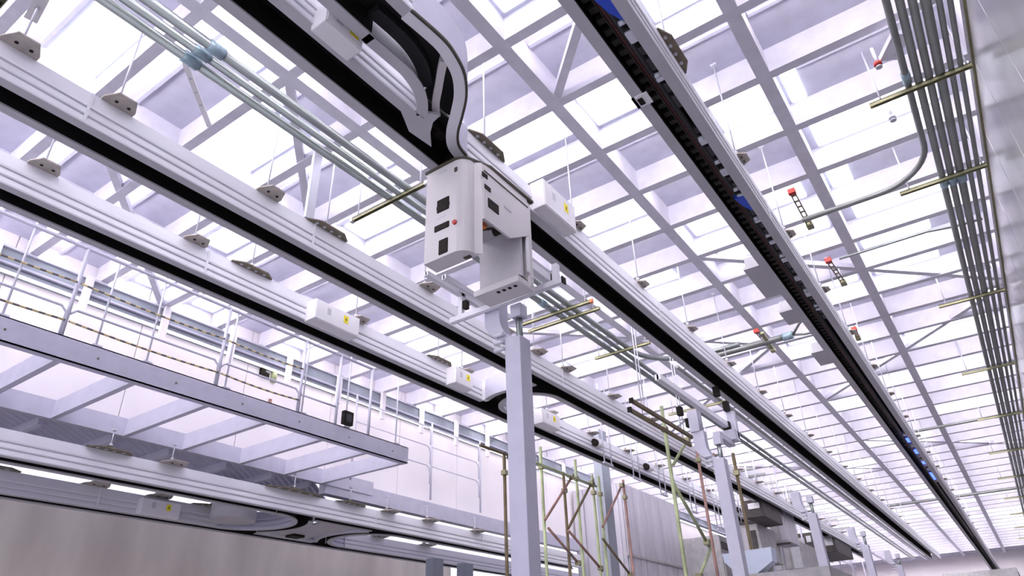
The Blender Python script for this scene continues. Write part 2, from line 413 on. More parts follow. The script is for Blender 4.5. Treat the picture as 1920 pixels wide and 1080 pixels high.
# ------------------------------------------------------------------ hanger brackets on the rails
def bracket_proto(big):
    t = thing('hanger_bracket', (0, 0, 0), '-', 'bracket')
    L = .27 if big else .13; w = .115 if big else .19; mt = M['bracket'] if big else M['bracketpale']
    b = MB()
    b.prism([(-L, -.10), (L*.95, -.10), (L*.95, w*.35), (L*.55, w), (-L*.55, w), (-L, w*.35)], lambda p, q, z: (q, p, z), 0, .012)
    b.build('plate', mt, t)
    for k in ((-.6, -.25, .1, .5) if big else (-.3, .45)):
        MB().tube([(w*.45, k*L, -.004), (w*.45, k*L, .0)], .018 if big else .014, 10).build('bolt_hole', M['pale'] if big else M['dark'], t)
    MB().box(-.02, .01, -.03, .03, .012, .075).build('web', mt, t)
    return t
RODN = {}
def rod_proto(h):
    k = round(h, 2)
    if k not in RODN:
        t = thing('hanger_rod', (0, 0, 0), '-', 'hanger rod', 'rods hanging the rails')
        MB().tube([(0, 0, 0), (0, 0, h-.02)], .008, 8).build('rod', M['rod'], t)
        MB().tube([(0, 0, .0), (0, 0, .03)], .022, 6).build('nut', M['rod'], t)
        MB().box(-.03, .03, -.02, .02, h-.02, h).build('top_plate', M['rod'], t)
        RODN[k] = [t, False]
    return RODN[k]
small, big = bracket_proto(False), bracket_proto(True)
small_used = big_used = False
def put_brackets(cx, z, ys, rname, bigs=(), rod_top=ZP, side=1, scale=1, stretch={}, sx=1):
    global small_used, big_used
    for i, y in enumerate(ys):
        isbig = i in bigs
        src, used = (big, big_used) if isbig else (small, small_used)
        lab = '%s brown bracket on the %s, %s there' % ('long perforated' if isbig else 'small', rname, nth(i))
        loc = (cx+side*(HW-.035), y, z+.301)
        if used: o = dup(src, loc, lab)
        else: o = src; o.location = loc; o['label'] = lab
        o['group'] = 'brackets on the '+rname
        o.scale = (scale*(.5+.5*sx if isbig else sx), scale*stretch.get(i, 1)*(1 if isbig else .5+.5*sx), 1)
        if isbig: big_used = True
        else: small_used = True
        h = rod_top-(z+.376); rp = rod_proto(h)
        lab = 'pale hanger rod above the %s, %s there' % (rname, nth(i))
        rl = (cx+side*(HW-.04), y, z+.376)
        if rp[1]: ro = dup(rp[0], rl, lab)
        else: ro = rp[0]; ro.location = rl; ro['label'] = lab; rp[1] = True
put_brackets(xD, ZR, [.63+1.53*k for k in range(1, 20)], 'rightmost rail', (1,), sx=.5)
put_brackets(xC, ZR, [.63+1.53*k for k in range(1, 18)], 'rail carrying the vehicle', (1,), sx=.6)
put_brackets(xB, ZR, [.82, 1.54, 2.98, 3.72, 5.24, 6.77, 7.6, 8.4]+[9.9+1.53*k for k in range(12)], 'rail left of the conduits', (3,))
put_brackets(xA, ZR, [1.55, 3.03, 3.74, 5.32, 6.95, 7.5, 9.9]+[11.4+1.53*k for k in range(11)], 'rail beside the mezzanine', (2, 4))
put_brackets(xF, ZL, [2.3, 4.15, 5.0, 7.1, 8.3, 9.2, 10.3, 11.8, 13.3], 'upper of the low rails', (1, 3, 4), 3.0, scale=1.4, stretch={1: .8, 3: 1.5, 4: .9})
put_brackets(xG, ZL, [3.5, 4.9, 5.9, 6.9, 10.8, 12.3], 'lowest rail', (0, 3), 3.0, scale=1.5)
# flat vertical strut beside the long bracket
t = thing('hanger_strut', (-4.78, 3.45, ZR+.31), 'flat pale strut rising from the long bracket left of the conduits', 'strut')
MB().box(-4.80, -4.765, 3.42, 3.52, ZR+.313, ZC).build('flat_bar', M['rod'], t)

# junction boxes with yellow labels
def jbox(x, y0, y1, z0, z1, label, d=.13):
    t = thing('junction_box', (x, (y0+y1)/2, z0), label, 'junction box', 'white junction boxes on the rails')
    MB().box(x-.02, x+d, y0, y1, z0, z1, .008).build('body', M['white'], t)
    MB().box(x+d, x+d+.006, y0+.012, y1-.012, z0+.012, z1-.012, .002).build('lid', M['white'], t)
    w = (y1-y0); zl = z0+(z1-z0)*.6
    q = MB().box(x+d+.006, x+d+.008, y0+w*.62, y0+w*.62+.075, zl-.05, zl+.05).build('warning_label', M['yellow'], t)
    q['label'] = 'yellow warning label'
    MB().prism([(0, .02), (.012, .02), (.004, -.002), (.02, -.002), (-.006, -.03), (0, -.008), (-.014, -.008)],
               lambda p, qq, e: (e, y0+w*.62+.037+p, zl+qq), x+d+.008, x+d+.009).build('warning_symbol', M['symbol'], q)
    MB().box(x+d+.006, x+d+.0075, y0+w*.25, y0+w*.25+.06, zl-.045, zl+.045).build('rating_label', M['pale'], t)
    return t
jbox(xC+HW, 1.78, 2.10, ZR-.05, ZR+.13, 'white junction box with yellow label at the top centre between two rails', .125)
jbox(xC+HW, 4.37, 4.95, ZR+.02, ZR+.33, 'white junction box right of the hoist vehicle on its rail')
jbox(xA+HW, 4.52, 5.22, ZR-.02, ZR+.24, 'long white junction box with yellow label beside the mezzanine guardrail', .16)
jbox(xA+HW, 7.1, 7.52, ZR-.02, ZR+.24, 'small white junction box left of the curved rail loop', .16)
jbox(xA+HW, 9.4, 9.98, ZR-.02, ZR+.24, 'white junction box just right of the near post', .16)
jbox(xG+HW, 5.6, 6.25, ZL-.0, ZL+.24, 'white junction box on the lowest rail at the bottom left', .12)
# round sensors on the rail beside the mezzanine
for k, (u, v, lab) in enumerate(((1118, 843, 'nearest'), (1214, 885, 'second'), (1385, 958, 'farthest'))):
    p = P(u, v, x=xA+HW+.048)
    t = thing('rail_sensor', (p.x, p.y, ZR+.13), 'white rail sensor with black round end, %s of three on the left rail' % lab, 'sensor', 'sensors on the left rail')
    MB().tube([(p.x, p.y, ZR+.13), (p.x, p.y+.22, ZR+.13)], .055, 16).build('body', M['white'], t)
    MB().tube([(p.x, p.y-.07, ZR+.13), (p.x, p.y, ZR+.13)], .07, 16).build('black_cap', M['dark'], t)

# ------------------------------------------------------------------ hoist vehicle
t = thing('hoist_vehicle', (-2.76, 3.65, 2.74), 'white hoist vehicle hanging under the middle rail', 'hoist vehicle')
XL, XR_, Y0, Y1 = -3.0, -2.55, 3.25, 4.02
r = .09
fp = [(XL, 3.40), (XL, Y0)]+[(-2.60-r*1.2+r*1.2*math.sin(a), Y0+r*1.2-r*1.2*math.cos(a)) for a in [k*PI/2/8 for k in range(9)]]+[(-2.555, 3.40)]
b = MB(); b.prism(fp, lambda p, q, z: (p, q, z), 2.735, 3.60)
fc = b.build('front_cover', M['vehicle'], t)
for pl in fc.data.polygons: pl.use_smooth = abs(pl.normal.z) < .5 and False
b = MB().prism([(XL+.02, 3.40), (-2.56, 3.40), (-2.54, 3.5), (XR_+.012, Y1), (XL+.02, Y1)], lambda p, q, z: (p, q, z), 3.30, 3.60)
b.build('body', M['vehicle'], t)
b = MB().prism([(3.40, 3.05), (3.74, 3.05), (3.80, 3.085), (4.02, 3.22), (4.02, 3.56), (3.40, 3.56)], lambda p, q, x: (x, p, q), -2.555, -2.535)
sp = b.build('side_panel', M['vehicle'], t)
MB().box(XL+.02, XR_-.012, 3.92, 3.95, 2.80, 3.30).build('hoist_panel', M['bay'], t)
MB().box(XL+.03, -2.57, 3.90, Y1, 2.775, 2.80).build('gap_strip', M['seam'], t)
rc = MB().box(XL, XR_, Y1, Y1+.07, 2.74, 3.60, .012).build('rear_cover', M['vehicle'], t)
b = MB().box(-3.0, -2.555, 3.86, Y1+.07, 2.72, 2.775, .006); bp = b.build('gripper_plate', M['vehicle'], t)
for k in range(4): MB().box(-2.80+.055*k, -2.775+.055*k, 3.90, 3.93, 2.716, 2.722).build('slot', M['dark'], bp)
# top seal and seams
b = MB().prism([(XL-.012, Y0-.012), (-2.70, Y0-.012), (-2.615, Y0+.03), (-2.53, 3.5), (XR_+.03, Y1+.0), (XR_+.03, Y1+.08), (XL-.012, Y1+.08)],
               lambda p, q, z: (p, q, z), 3.60, 3.622); b.build('top_seal', M['seam'], t)
MB().box(-2.536, -2.53, 3.40, 4.02, 3.505, 3.517).build('seam', M['seam'], sp)
# mast to the rail
MB().box(-2.97, -2.79, 3.36, 4.2, 3.622, ZR+.02).build('drive_unit', M['dark'], t)
for z, y in ((3.86, 3.5), (3.86, 4.1)):
    MB().tube([(-2.97, y, ZR+.12), (-2.79, y, ZR+.12)], .075, 16).build('drive_wheel', M['dark'], t)
# windows, sockets and lamps of the front cover
def fwin(u0, u1, v0, v1, name, mt, dep=.006, y=Y0):
    a = P(u0, v0, y=y); c = P(u1, v1, y=y)
    x0, x1 = min(a.x, c.x), max(a.x, c.x); z0, z1 = sorted((a.z, c.z))
    return MB().box(x0, x1, y-dep, y+.01, z0, z1, .004).build(name, mt, fc)
fwin(819, 843, 389, 384, 'window', M['dark'])
a = P(831, 385, y=Y0); MB().box(a.x-.06, a.x+.06, Y0-.008, Y0+.01, a.z-.055, a.z+.065, .006).build('window', M['dark'], fc)
a = P(828, 426, y=Y0); MB().box(a.x-.07, a.x+.075, Y0-.008, Y0+.01, a.z-.025, a.z+.03, .006).build('window', M['dark'], fc)
a = P(831, 462, y=Y0); MB().box(a.x-.042, a.x+.045, Y0-.008, Y0+.01, a.z-.065, a.z+.065, .006).build('window', M['dark'], fc)
a = P(853, 417, y=Y0); MB().tube([(a.x, Y0-.012, a.z), (a.x, Y0, a.z)], .02, 12).build('red_button', M['red'], fc)
a = P(855, 318, y=Y0); MB().box(a.x-.013, a.x+.013, Y0-.006, Y0, a.z-.02, a.z+.02).build('latch', M['seam'], fc)
a = P(831, 322, y=Y0); MB().box(a.x-.04, a.x+.04, Y0-.002, Y0, a.z-.006, a.z+.006).build('nameplate', M['pale'], fc)
a = P(828, 407, y=Y0); MB().box(a.x-.05, a.x+.04, Y0-.002, Y0, a.z-.005, a.z+.005).build('nameplate', M['pale'], fc)
MB().box(-2.70, -2.64, Y0+.10, Y0+.13, 2.728, 2.736).build('foot', M['seam'], fc)
def swin(u0, v0, hy, hz, name, mt, par):
    a = P(u0, v0, x=-2.535); return MB().box(-2.54, -2.53, a.y-hy, a.y+hy, a.z-hz, a.z+hz, .003).build(name, mt, par)
swin(914, 353, .04, .022, 'window', M['dark'], sp)
swin(925, 387, .07, .045, 'window', M['dark'], sp)
swin(909, 329, .035, .022, 'notch', M['dark'], sp)
swin(952, 392, .05, .012, 'nameplate', M['pale'], sp)
MB().tube([(-2.72, 3.78, 3.20), (-2.60, 3.78, 3.20)], .035, 14).build('hoist_roller', M['dark'], t)
MB().tube([(-2.95, 3.62, 3.22), (-2.66, 3.78, 3.22)], .012, 8).build('hoist_shaft', M['seam'], t)
MB().box(-2.72, -2.66, 3.56, 3.60, 3.12, 3.16).build('orange_connector', M['orange'], t)
MB().box(-2.95, -2.60, 3.42, 4.0, 3.26, 3.30).build('hoist_base', M['bay'], t)
MB().box(-2.556, -2.545, 3.99, 4.03, 2.86, 3.56).build('corner_strip', M['white'], t)

# ------------------------------------------------------------------ conduits
def pipe(name, label, pts, r, mt, group=None, couplings=()):
    t = thing(name, pts[0], label, 'conduit', group)
    MB().tube(pts, r, 12).build('tube', mt, t)
    for a in couplings:
        MB().tube([(a[0], a[1]-.07, a[2]), (a[0], a[1]+.07, a[2])], r*1.28, 12).build('coupling', M['coupling'], t)
    return t
ZM = 4.5
pipe('conduit', 'silver conduit, leftmost of the three between the middle rails', [(-4.32, -1, ZM), (-4.32, 40, ZM)], .042, M['conduit'], 'three silver conduits', [(-4.32, 1.78, ZM), (-4.32, 7.1, ZM)])
pipe('conduit', 'silver conduit, middle of the three between the middle rails', [(-4.205, -1, ZM+.02), (-4.205, 40, ZM+.02)], .036, M['conduit'], 'three silver conduits', [(-4.205, 1.80, ZM+.02)])
pipe('conduit', 'silver conduit, rightmost of the three, bending off to the right', [(-4.06, -1, ZM), (-4.06, 9.3, ZM)]+[(-4.06+.9*(1-math.cos(a)), 9.3+.9*math.sin(a), ZM) for a in [k*PI/2/10 for k in range(1, 11)]]+[(-2.6, 10.2, ZM)],
     .042, M['conduit'], 'three silver conduits', [(-4.06, 1.84, ZM)])
pipe('conduit', 'thin far conduit running on under the middle rail', [(-3.75, 10.4, ZM), (-3.75, 40, ZM)], .03, M['darkconduit'])
xr = [.50, .59, .675, .765, .855, .93]; rr = [.034, .034, .034, .04, .025, .023]
ZK = 4.7
names = ['first', 'second', 'third', 'fourth', 'fifth', 'sixth']
for i, (x, rad) in enumerate(zip(xr, rr)):
    if i == 0:
        c0 = Vector((x-.55, 7.0))
        pts = [(x, 0, ZK), (x, 7.0, ZK)]+[(x-.55*(1-math.cos(a)), 7.0+.62*math.sin(a), ZK) for a in [k*PI/2/10 for k in range(1, 11)]]+[(-.9, 7.62, ZK)]
        pipe('conduit', 'olive grey conduit that bends left away from the right wall', pts, rad*.9, M['darkconduit'], 'grey conduits along the right wall', [(x, 5.85, ZK)])
    else:
        pipe('conduit', 'grey conduit along the right wall, %s counted from its open left side' % names[i], [(x, 0, ZK), (x, 42, ZK)], rad, M['darkconduit'],
             'grey conduits along the right wall', [(x, 7.85, ZK)] if i in (1, 2, 3) else ())
# branch pipes across the ceiling
def branch(y, x0, z, r, label, mt='conduit'):
    pts = [(.9, y+.1, z), (.62, y+.08, z), (.30, y-.05, z-.02), (x0, y-.05, z-.02)]
    return pipe('branch_pipe', label, pts, r, M[mt], 'thin pipes branching under the ceiling')
branch(8.95, -.75, 4.75, .016, 'thin pipe branching left from the right conduits, nearest of three')
branch(18.2, -1.6, 4.75, .03, 'thin pipe branching left from the right conduits, middle of three', 'darkconduit')
branch(27.0, -3.6, 4.75, .04, 'thin pipe branching left from the right conduits, farthest of three', 'darkconduit')
p = P(1290, 680, z=4.6); q = P(1470, 632, z=4.6)
t = pipe('branch_pipe', 'thick grey pipe crossing the ceiling between the middle and rightmost rails', [(p.x, q.y, 4.6), (q.x, q.y, 4.6)], .05, M['darkconduit'])
MB().tube([(q.x-.02, q.y, 4.6), (q.x+.14, q.y, 4.6)], .065, 12).build('union', M['coupling'], t)
MB().tube([(q.x+.14, q.y, 4.6), (q.x+.3, q.y+.15, 4.62), (q.x+.75, q.y+.15, 4.62)], .02, 8).build('thin_tail', M['darkconduit'], t)
MB().tube([(q.x+.14, q.y, 4.6), (q.x+.3, q.y-.2, 4.66), (q.x+.6, q.y-.5, 4.7)], .02, 8).build('thin_tail', M['darkconduit'], t)
MB().bar((q.x-.26, q.y-.25, 4.66), (q.x-.26, q.y+.2, 4.56), .05, .04).build('clamp', M['zinc'], t)

# strut trapezes
def perforated(a, b, w, h, n):
    mb = MB(); mb.bar(a, b, w, h); return mb
def strut(label, a, b, group, mt='zinc', rods=((.08, .92)), dots=True, tip=None):
    a, b = Vector(a), Vector(b); t = thing('strut_trapeze', a, label, 'strut', group)
    d = b-a
    mb = MB(); mb.bar(a+Vector((0, 0, .016)), b+Vector((0, 0, .016)), .042, .009)
    mb.bar(a+Vector((0, -.018, 0)), b+Vector((0, -.018, 0)), .006, .04); mb.bar(a+Vector((0, .018, 0)), b+Vector((0, .018, 0)), .006, .04)
    mb.build('channel', M[mt], t)
    if dots:
        n = int(d.length/.1)
        for k in range(n):
            c = a+d*((k+.5)/n); MB().box(c.x-.022, c.x+.022, c.y-.009, c.y+.009, c.z-.006, c.z+.0115).build('slot', M['seam'], t)
    for f in rods:
        c = a+d*f; MB().tube([c+Vector((0, 0, .02)), (c.x, c.y, ZP)], .009, 8).build('rod', M['rod'], t)
    if tip:
        for c, s in ((a, -1), (b, 1)):
            MB().box(c.x-.02, c.x+.02, c.y-.024, c.y+.024, c.z-.024, c.z+.024).build('end_cap', M[tip], t)
    return t
gm = 'strut trapezes under the three conduits'
for i, (y, x0, x1, tip) in enumerate(((.62, -4.95, -3.8, 'red'), (4.09, -4.86, -3.78, 'vehicle'), (7.35, -4.88, -3.69, 'orange'), (7.6, -4.88, -3.7, None), (9.08, -4.6, -3.63, None), (12.4, -4.8, -3.6, None))):
    strut(['olive strut with red end at the top left corner', 'perforated strut left of the hoist vehicle', 'orange tipped strut right of the near post, front one of two',
           'green strut right of the near post, rear one of two', 'short strut where a conduit bends off', 'far strut under the silver conduits'][i],
          (x0, y, ZM-.075), (x1, y, ZM-.075), gm, tip=tip)
gr = 'strut trapezes under the right conduits'
for i, y in enumerate((5.96, 7.67, 11.1, 14.45, 17.8, 21.2, 24.6, 28.0, 31.4, 34.8, 38.2)):
    strut('olive strut crossing under the right wall conduits, %s of the row' % nth(i), (.15, y, ZK-.07), (1.0, y, ZK-.07), gr, rods=(.12, .96), dots=y < 12)
t = thing('pipe_support', (-5.0, .55, ZM), 'white perforated plate beside the red ended strut at the top left', 'support plate')
a = P(58, 36, z=ZM+.05); c = P(82, -10, z=ZM+.05)
MB().bar(a, c, .09, .03).build('plate', M['white'], t)
MB().tube([(c+(a-c)*.45)+Vector((0, 0, -.03)), (c+(a-c)*.45)+Vector((0, 0, -.014))], .02, 10).build('hole', M['pale'], t)

# red ended pipe clamps and sprinklers under the ceiling
def clamp(u, v, u2, v2, label):
    a = P(u, v, z=4.78); c = P(u2, v2, z=4.78); t = thing('beam_clamp', a, label, 'clamp', 'red ended beam clamps')
    for s in (-.025, .025): MB().bar(a+Vector((s, 0, 0)), c+Vector((s, 0, 0)), .012, .02).build('side_strap', M['bracket'], t)
    n = 6
    for k in range(n):
        e = a+(c-a)*((k+.5)/n); MB().box(e.x-.025, e.x+.025, e.y-.012, e.y+.012, e.z-.006, e.z+.006).build('rung', M['bracket'], t)
    MB().box(a.x-.04, a.x+.04, a.y-.06, a.y, a.z-.03, a.z+.03).build('red_end', M['red'], t)
    MB().box(c.x-.04, c.x+.04, c.y-.02, c.y+.1, c.z-.03, c.z+.03, .006).build('jaw', M['zinc'], t)
    MB().tube([(c.x, c.y, c.z+.03), (c.x, c.y, ZC)], .01, 8).build('rod', M['rod'], t)
clamp(1486, 362, 1517, 420, 'red ended ladder clamp holding the bent conduit')
clamp(1554, 490, 1580, 528, 'red ended ladder clamp right of the rightmost rail, midway down')
clamp(1602, 618, 1608, 632, 'small red ended clamp beside the rightmost rail, farthest of three')
clamp(1419, 622, 1448, 655, 'red ended clamp on the thick crossing pipe')
for u, v, lab in ((1645, 118, 'red and white sprinkler left of the right conduits'), (1672, 218, 'small white sprinkler under the lit panel by the right conduits')):
    a = P(u, v, z=4.82); t = thing('sprinkler', a, lab, 'sprinkler')
    MB().tube([(a.x, a.y, ZC+.01), (a.x, a.y, a.z)], .014, 10).build('drop', M['rod'], t)
    MB().tube([(a.x, a.y, a.z-.03), (a.x, a.y, a.z)], .035, 14).build('head', M['red'] if u < 1660 else M['rod'], t)
    MB().tube([(a.x, a.y, a.z-.06), (a.x, a.y, a.z-.05)], .03, 14).build('deflector', M['rod'], t)
    MB().tube([(a.x, a.y, a.z-.06), (a.x, a.y, a.z-.02)], .008, 8).build('frame', M['rod'], t)
t = thing('flat_duct', (.28, 5.35, ZC), 'pale slanted duct piece left of the right conduits', 'duct')
a = P(1665, 110, z=4.86); c = P(1690, 60, z=4.86); MB().bar(a, c, .16, .05).build('duct', M['beam'], t)

# ------------------------------------------------------------------ support posts
def support_post(y, label):
    t = thing('support_post', (-2.98, y, FLOOR), label, 'post', 'pale support posts')
    MB().box(-3.06, -2.90, y-.08, y+.08, FLOOR, 2.55, .006).build('tube', M['post'], t)
    MB().box(-3.2, -2.76, y-.2, y+.2, FLOOR, FLOOR+.02).build('base_plate', M['post'], t)
    ar = [(-3.06, 2.36), (-3.06, 2.5), (-3.25, 2.68), (-3.28, 2.73), (-3.28, 2.98), (-3.12, 2.98), (-3.12, 2.80)]
    ar += [(-2.95-.17*math.cos(k), 2.80-.24*math.sin(k)) for k in [j*PI/2/8 for j in range(1, 9)]] + [(-2.912, 2.53), (-2.912, 2.36)]
    MB().prism(ar, lambda p, q, e: (p, e, q), y-.065, y+.065).build('gusset_arm', M['post'], t)
    MB().tube([(-2.955, y, 2.5), (-2.955, y, 2.78)], .03, 18).build('spigot', M['conduit'], t)
    MB().box(-3.01, -2.90, y-.055, y+.055, 2.75, 2.875, .006).build('clamp_block', M['post'], t)
    for z in (2.60, 2.53, 2.46):
        MB().tube([(-3.16, y-.09, z), (-3.06, y-.09, z)], .018, 10).build('clip', M['rod'], t)
    return t
posts = [('nearest pale grey support post rising in front of the left rails'), 'second pale grey support post, below the end of the long profile',
         'third pale grey support post from the camera', 'fourth pale grey support post from the camera', 'fifth pale grey support post from the camera']
support_post(4.45, posts[0])
for k in range(1, 5): support_post(4.45+4.9*k, posts[k])
# rack frame on the near post
t = thing('rack_frame', (-3.03, 4.40, 2.80), 'silver profile frame on top of the near post', 'rack frame')
ZB = 2.90
def prof(a, b, w=.05): 
    mb = MB(); mb.bar(a, b, w, w); mb.bar(Vector(a)+Vector((0, 0, -.004)), Vector(b)+Vector((0, 0, -.004)), w*.3, w*1.05); return mb
y0 = P(846, 603, z=ZB).y; xa = P(846, 603, z=ZB).x; xb = P(1057, 527, z=ZB).x
prof((xa, y0, ZB), (xb, y0, ZB)).build('cross_bar', M['alu'], t)
MB().box(xb, xb+.012, y0-.03, y0+.03, ZB-.03, ZB+.03).build('end_cap', M['dark'], t)
a = P(832, 519, z=ZB+.08); c = P(907, 570, z=ZB+.08)
prof((a.x, a.y, ZB+.08), (a.x, y0+.4, ZB+.08), .045).build('side_bar', M['alu'], t)
prof((xa+.12, y0, ZB), (xa+.12, y0, ZB+.34), .045).build('upright', M['alu'], t)
prof((xb-.08, y0+.03, ZB), (xb-.08, y0+.03, ZB+.20), .05).build('upright', M['alu'], t)
prof((xa+.12, y0-.5, ZB+.24), (xa+.12, y0+.5, ZB+.24), .045).build('side_bar', M['alu'], t)
MB().box(xa+.15, xa+.19, y0-.02, y0+.03, ZB+.08, ZB+.16).build('black_block', M['dark'], t)
MB().box(xa+.15, xa+.19, y0-.02, y0+.03, ZB+.24, ZB+.3).build('black_block', M['dark'], t)
prof((xb-.17, y0-.3, ZB+.09), (xb-.17, y0+.03, ZB+.09), .07).build('side_bar', M['alu'], t)
MB().box(xb-.21, xb-.13, y0+.03, y0+.04, ZB+.05, ZB+.13).build('end_cap', M['dark'], t)
# long profile ending over the second post
t = thing('long_profile', (-2.99, 7.6, 3.2), 'long silver profile ending with a black cap above the second post', 'profile')
prof((-2.99, 7.55, 3.2), (-2.99, 10.02, 3.2), .075).build('bar', M['alu'], t)
MB().box(-3.04, -2.94, 10.02-.06, 10.04, 3.15, 3.25).build('end_cap', M['dark'], t)
MB().box(-2.98, -2.86, 10.04, 10.12, 3.0, 3.42).build('bracket', M['post'], t)
for y, z in ((9.95, 3.42), (9.6, 3.55)):
    MB().box(-2.98, -2.90, y, y+.09, z, z+.14).build('black_clip', M['dark'], t)
t = thing('post_head', (-3.2, 9.5, 2.8), 'white cross head of the second post with black clips', 'cross head')
MB().box(-3.30, -3.16, 9.26, 9.44, 2.98, 3.3).build('side_plate', M['post'], t)
MB().box(-3.12, -2.86, 9.9, 10.1, 2.95, 3.1).build('tee_plate', M['post'], t)
MB().box(-3.02, -2.92, 9.38, 10.0, 2.87, 2.95).build('foot', M['post'], t)
for y, z in ((9.0, 3.3), (9.28, 3.2)): MB().box(-3.36, -3.29, y, y+.09, z-.12, z).build('black_clip', M['dark'], t)
for x, z, lab in ((-3.62, 3.2, 'upper'), (-3.66, 3.08, 'lower')):
    t = thing('tray_bar', (x, 8.1, z), '%s of two dark olive bars left of the second post' % lab, 'bar', 'dark bars left of the second post')
    MB().bar((x, 8.1, z), (x, 10.2, z), .04, .05).build('bar', M['scafbrown'], t)
    for yy in (8.5, 9.9): MB().tube([(x, yy, z), (x, yy, ZP)], .008, 8).build('rod', M['rod'], t)
    MB().box(x-.03, x+.03, 8.08, 8.1, z-.035, z+.035).build('end_cap', M['dark'], t)

# ------------------------------------------------------------------ mezzanine frame, rods, guardrail
t = thing('mezzanine_frame', (-8.4, 2, 3.0), 'grey steel mezzanine frame seen from below at the left', 'mezzanine')
ZF = 3.0; XE = -7.42
def channel(y0, y1):
    b = MB(); b.box(XE-.02, XE, y0, y1, ZF, ZF+.25); b.box(XE-.11, XE, y0, y1, ZF, ZF+.012); b.box(XE-.11, XE, y0, y1, ZF+.238, ZF+.25); return b
channel(-1, 7.85).build('edge_channel', M['frame'], t)
b = MB(); b.box(-9.42, -9.34, -1, 9.0, ZF, ZF+.24); b.build('rear_beam', M['frame'], t)
ysx = [P(u, v, z=ZF).y for u, v in ((105, 680), (250, 720), (380, 765), (480, 800), (590, 830))]
ysx = [ysx[0]-.9*2, ysx[0]-.9]+ysx+[ysx[-1]+.85, 7.82]
for y in ysx: MB().box(-9.36, XE-.02, y-.035, y+.035, ZF+.004, ZF+.235).build('cross_joist', M['frame'], t)
b = MB()
for y in [-.5+.3*k for k in range(28)]: 
    b.tube([(XE+.001, y*3, ZF+.12), (XE+.006, y*3, ZF+.12)], .012, 8)
    if y*3 > 6.8: break
b.build('bolt', M['bracket'], t)
# outer bay with grating left of the frame
t = thing('grating_deck', (-10.4, 4, 3.1), 'pale barred grating deck beyond the mezzanine frame', 'grating')
b = MB()
for k in range(-14, 44):
    y = .5+.17*k; b.bar((-9.68, y, 3.13), (-11.6, y+2.3, 3.13), .085, .03)
b.build('bars', M['grating'], t)
for y in ysx: MB().box(-11.8, -9.68, y-.035, y+.035, ZF, ZF+.12).build('joist', M['frame'], t)
for x in (-11.8, -10.7): MB().box(x-.05, x+.05, 0, 9.2, ZF, ZF+.12).build('beam', M['frame'], t)
# hanger rods of the frame
rods = [P(u, v, x=XE-.06).y for u, v in ((205, 560), (275, 672), (742, 800))]+[2.05, 4.55, 6.55, 5.75]
for i, y in enumerate(sorted(rods)):
    t = thing('frame_rod', (XE-.05, y, ZF+.25), 'thin vertical rod hanging the mezzanine edge, %s of the row' % nth(i), 'rod', 'rods hanging the mezzanine')
    MB().tube([(XE-.05, y, ZF+.25), (XE-.05, y, ZC)], .012, 8).build('rod', M['rod'], t)
    MB().box(XE-.1, XE-.0, y-.05, y+.05, ZF+.25, ZF+.27).build('foot_plate', M['frame'], t)
# guardrail
t = thing('guardrail', (-7.36, 4, ZF+.25), 'pale guardrail with posts along the mezzanine edge', 'guardrail')
GX = XE-.04
gy = [.7, 2.6, 4.42, 5.68, 6.35, 7.0]
for y in gy:
    MB().tube([(GX, y, ZF+.25), (GX, y, ZF+1.35)], .021, 10).build('post', M['post'], t)
for a, c in zip(gy[:3], gy[1:4]):
    pts = [(GX, a+.02, 3.2), (GX, a+.02, 3.52), (GX, a+.08, 3.58), (GX, c-.08, 3.58), (GX, c-.02, 3.52), (GX, c-.02, 3.25)]
    MB().tube(pts[1:], .014, 8).build('mid_rail', M['post'], t)
MB().tube([(GX, -.5, ZF+1.33), (GX, 7.0, ZF+1.33)], .021, 10).build('top_rail', M['post'], t)
MB().tube([(GX, 5.7, 3.52), (GX, 6.33, 3.52)], .014, 8).build('mid_rail', M['post'], t)
def chain(z, sag, name, lab):
    for (a, c) in ((.72, 2.58), (2.62, 4.4), (4.44, 5.66)):
        pts = [(GX+.03, a+(c-a)*k/10, z-sag*4*(k/10)*(1-k/10)) for k in range(11)]
        o = MB().tube(pts, .011, 6).build(name, M['chain'], None)
        tag(o, 'yellow and black barrier chain, %s run, %s section along the guardrail' % (lab, {.72: 'nearest', 2.62: 'middle', 4.44: 'farthest'}[a]), 'chain', 'barrier chains on the guardrail')
chain(3.42, .02, 'barrier_chain', 'lower'); chain(3.88, .02, 'barrier_chain', 'upper')
# items on the guardrail
a = P(650, 785, x=GX+.05)
t = thing('control_box', (GX+.05, a.y, a.z), 'small black control box on the guardrail', 'control box')
MB().box(GX+.03, GX+.10, a.y-.09, a.y+.09, a.z-.10, a.z+.10, .008).build('housing', M['dark'], t)
MB().box(GX+.10, GX+.104, a.y-.05, a.y+.05, a.z-.055, a.z+.055).build('cover', M['greycable'], t)
a = P(496, 696, x=-9.5)
t = thing('wall_bracket', a, 'black L-shaped bracket on the upper left wall', 'bracket')
MB().prism([(0, 0), (.16, 0), (.16, .07), (.08, .08), (.07, .22), (0, .24)], lambda p, q, e: (e, a.y-.08+p, a.z-.1+q), -9.53, -9.46).build('plate', M['dark'], t)
a = P(514, 702, x=-9.5)
t = thing('wall_valve', a, 'olive green valve with red stem on the upper left wall', 'valve')
MB().tube([(-9.5, a.y, a.z-.14), (-9.5, a.y, a.z+.14)], .05, 12).build('body', M['scafgreen'], t)
MB().tube([(-9.5, a.y, a.z-.75), (-9.5, a.y, a.z-.45)], .03, 10).build('stem', M['scafred'], t)
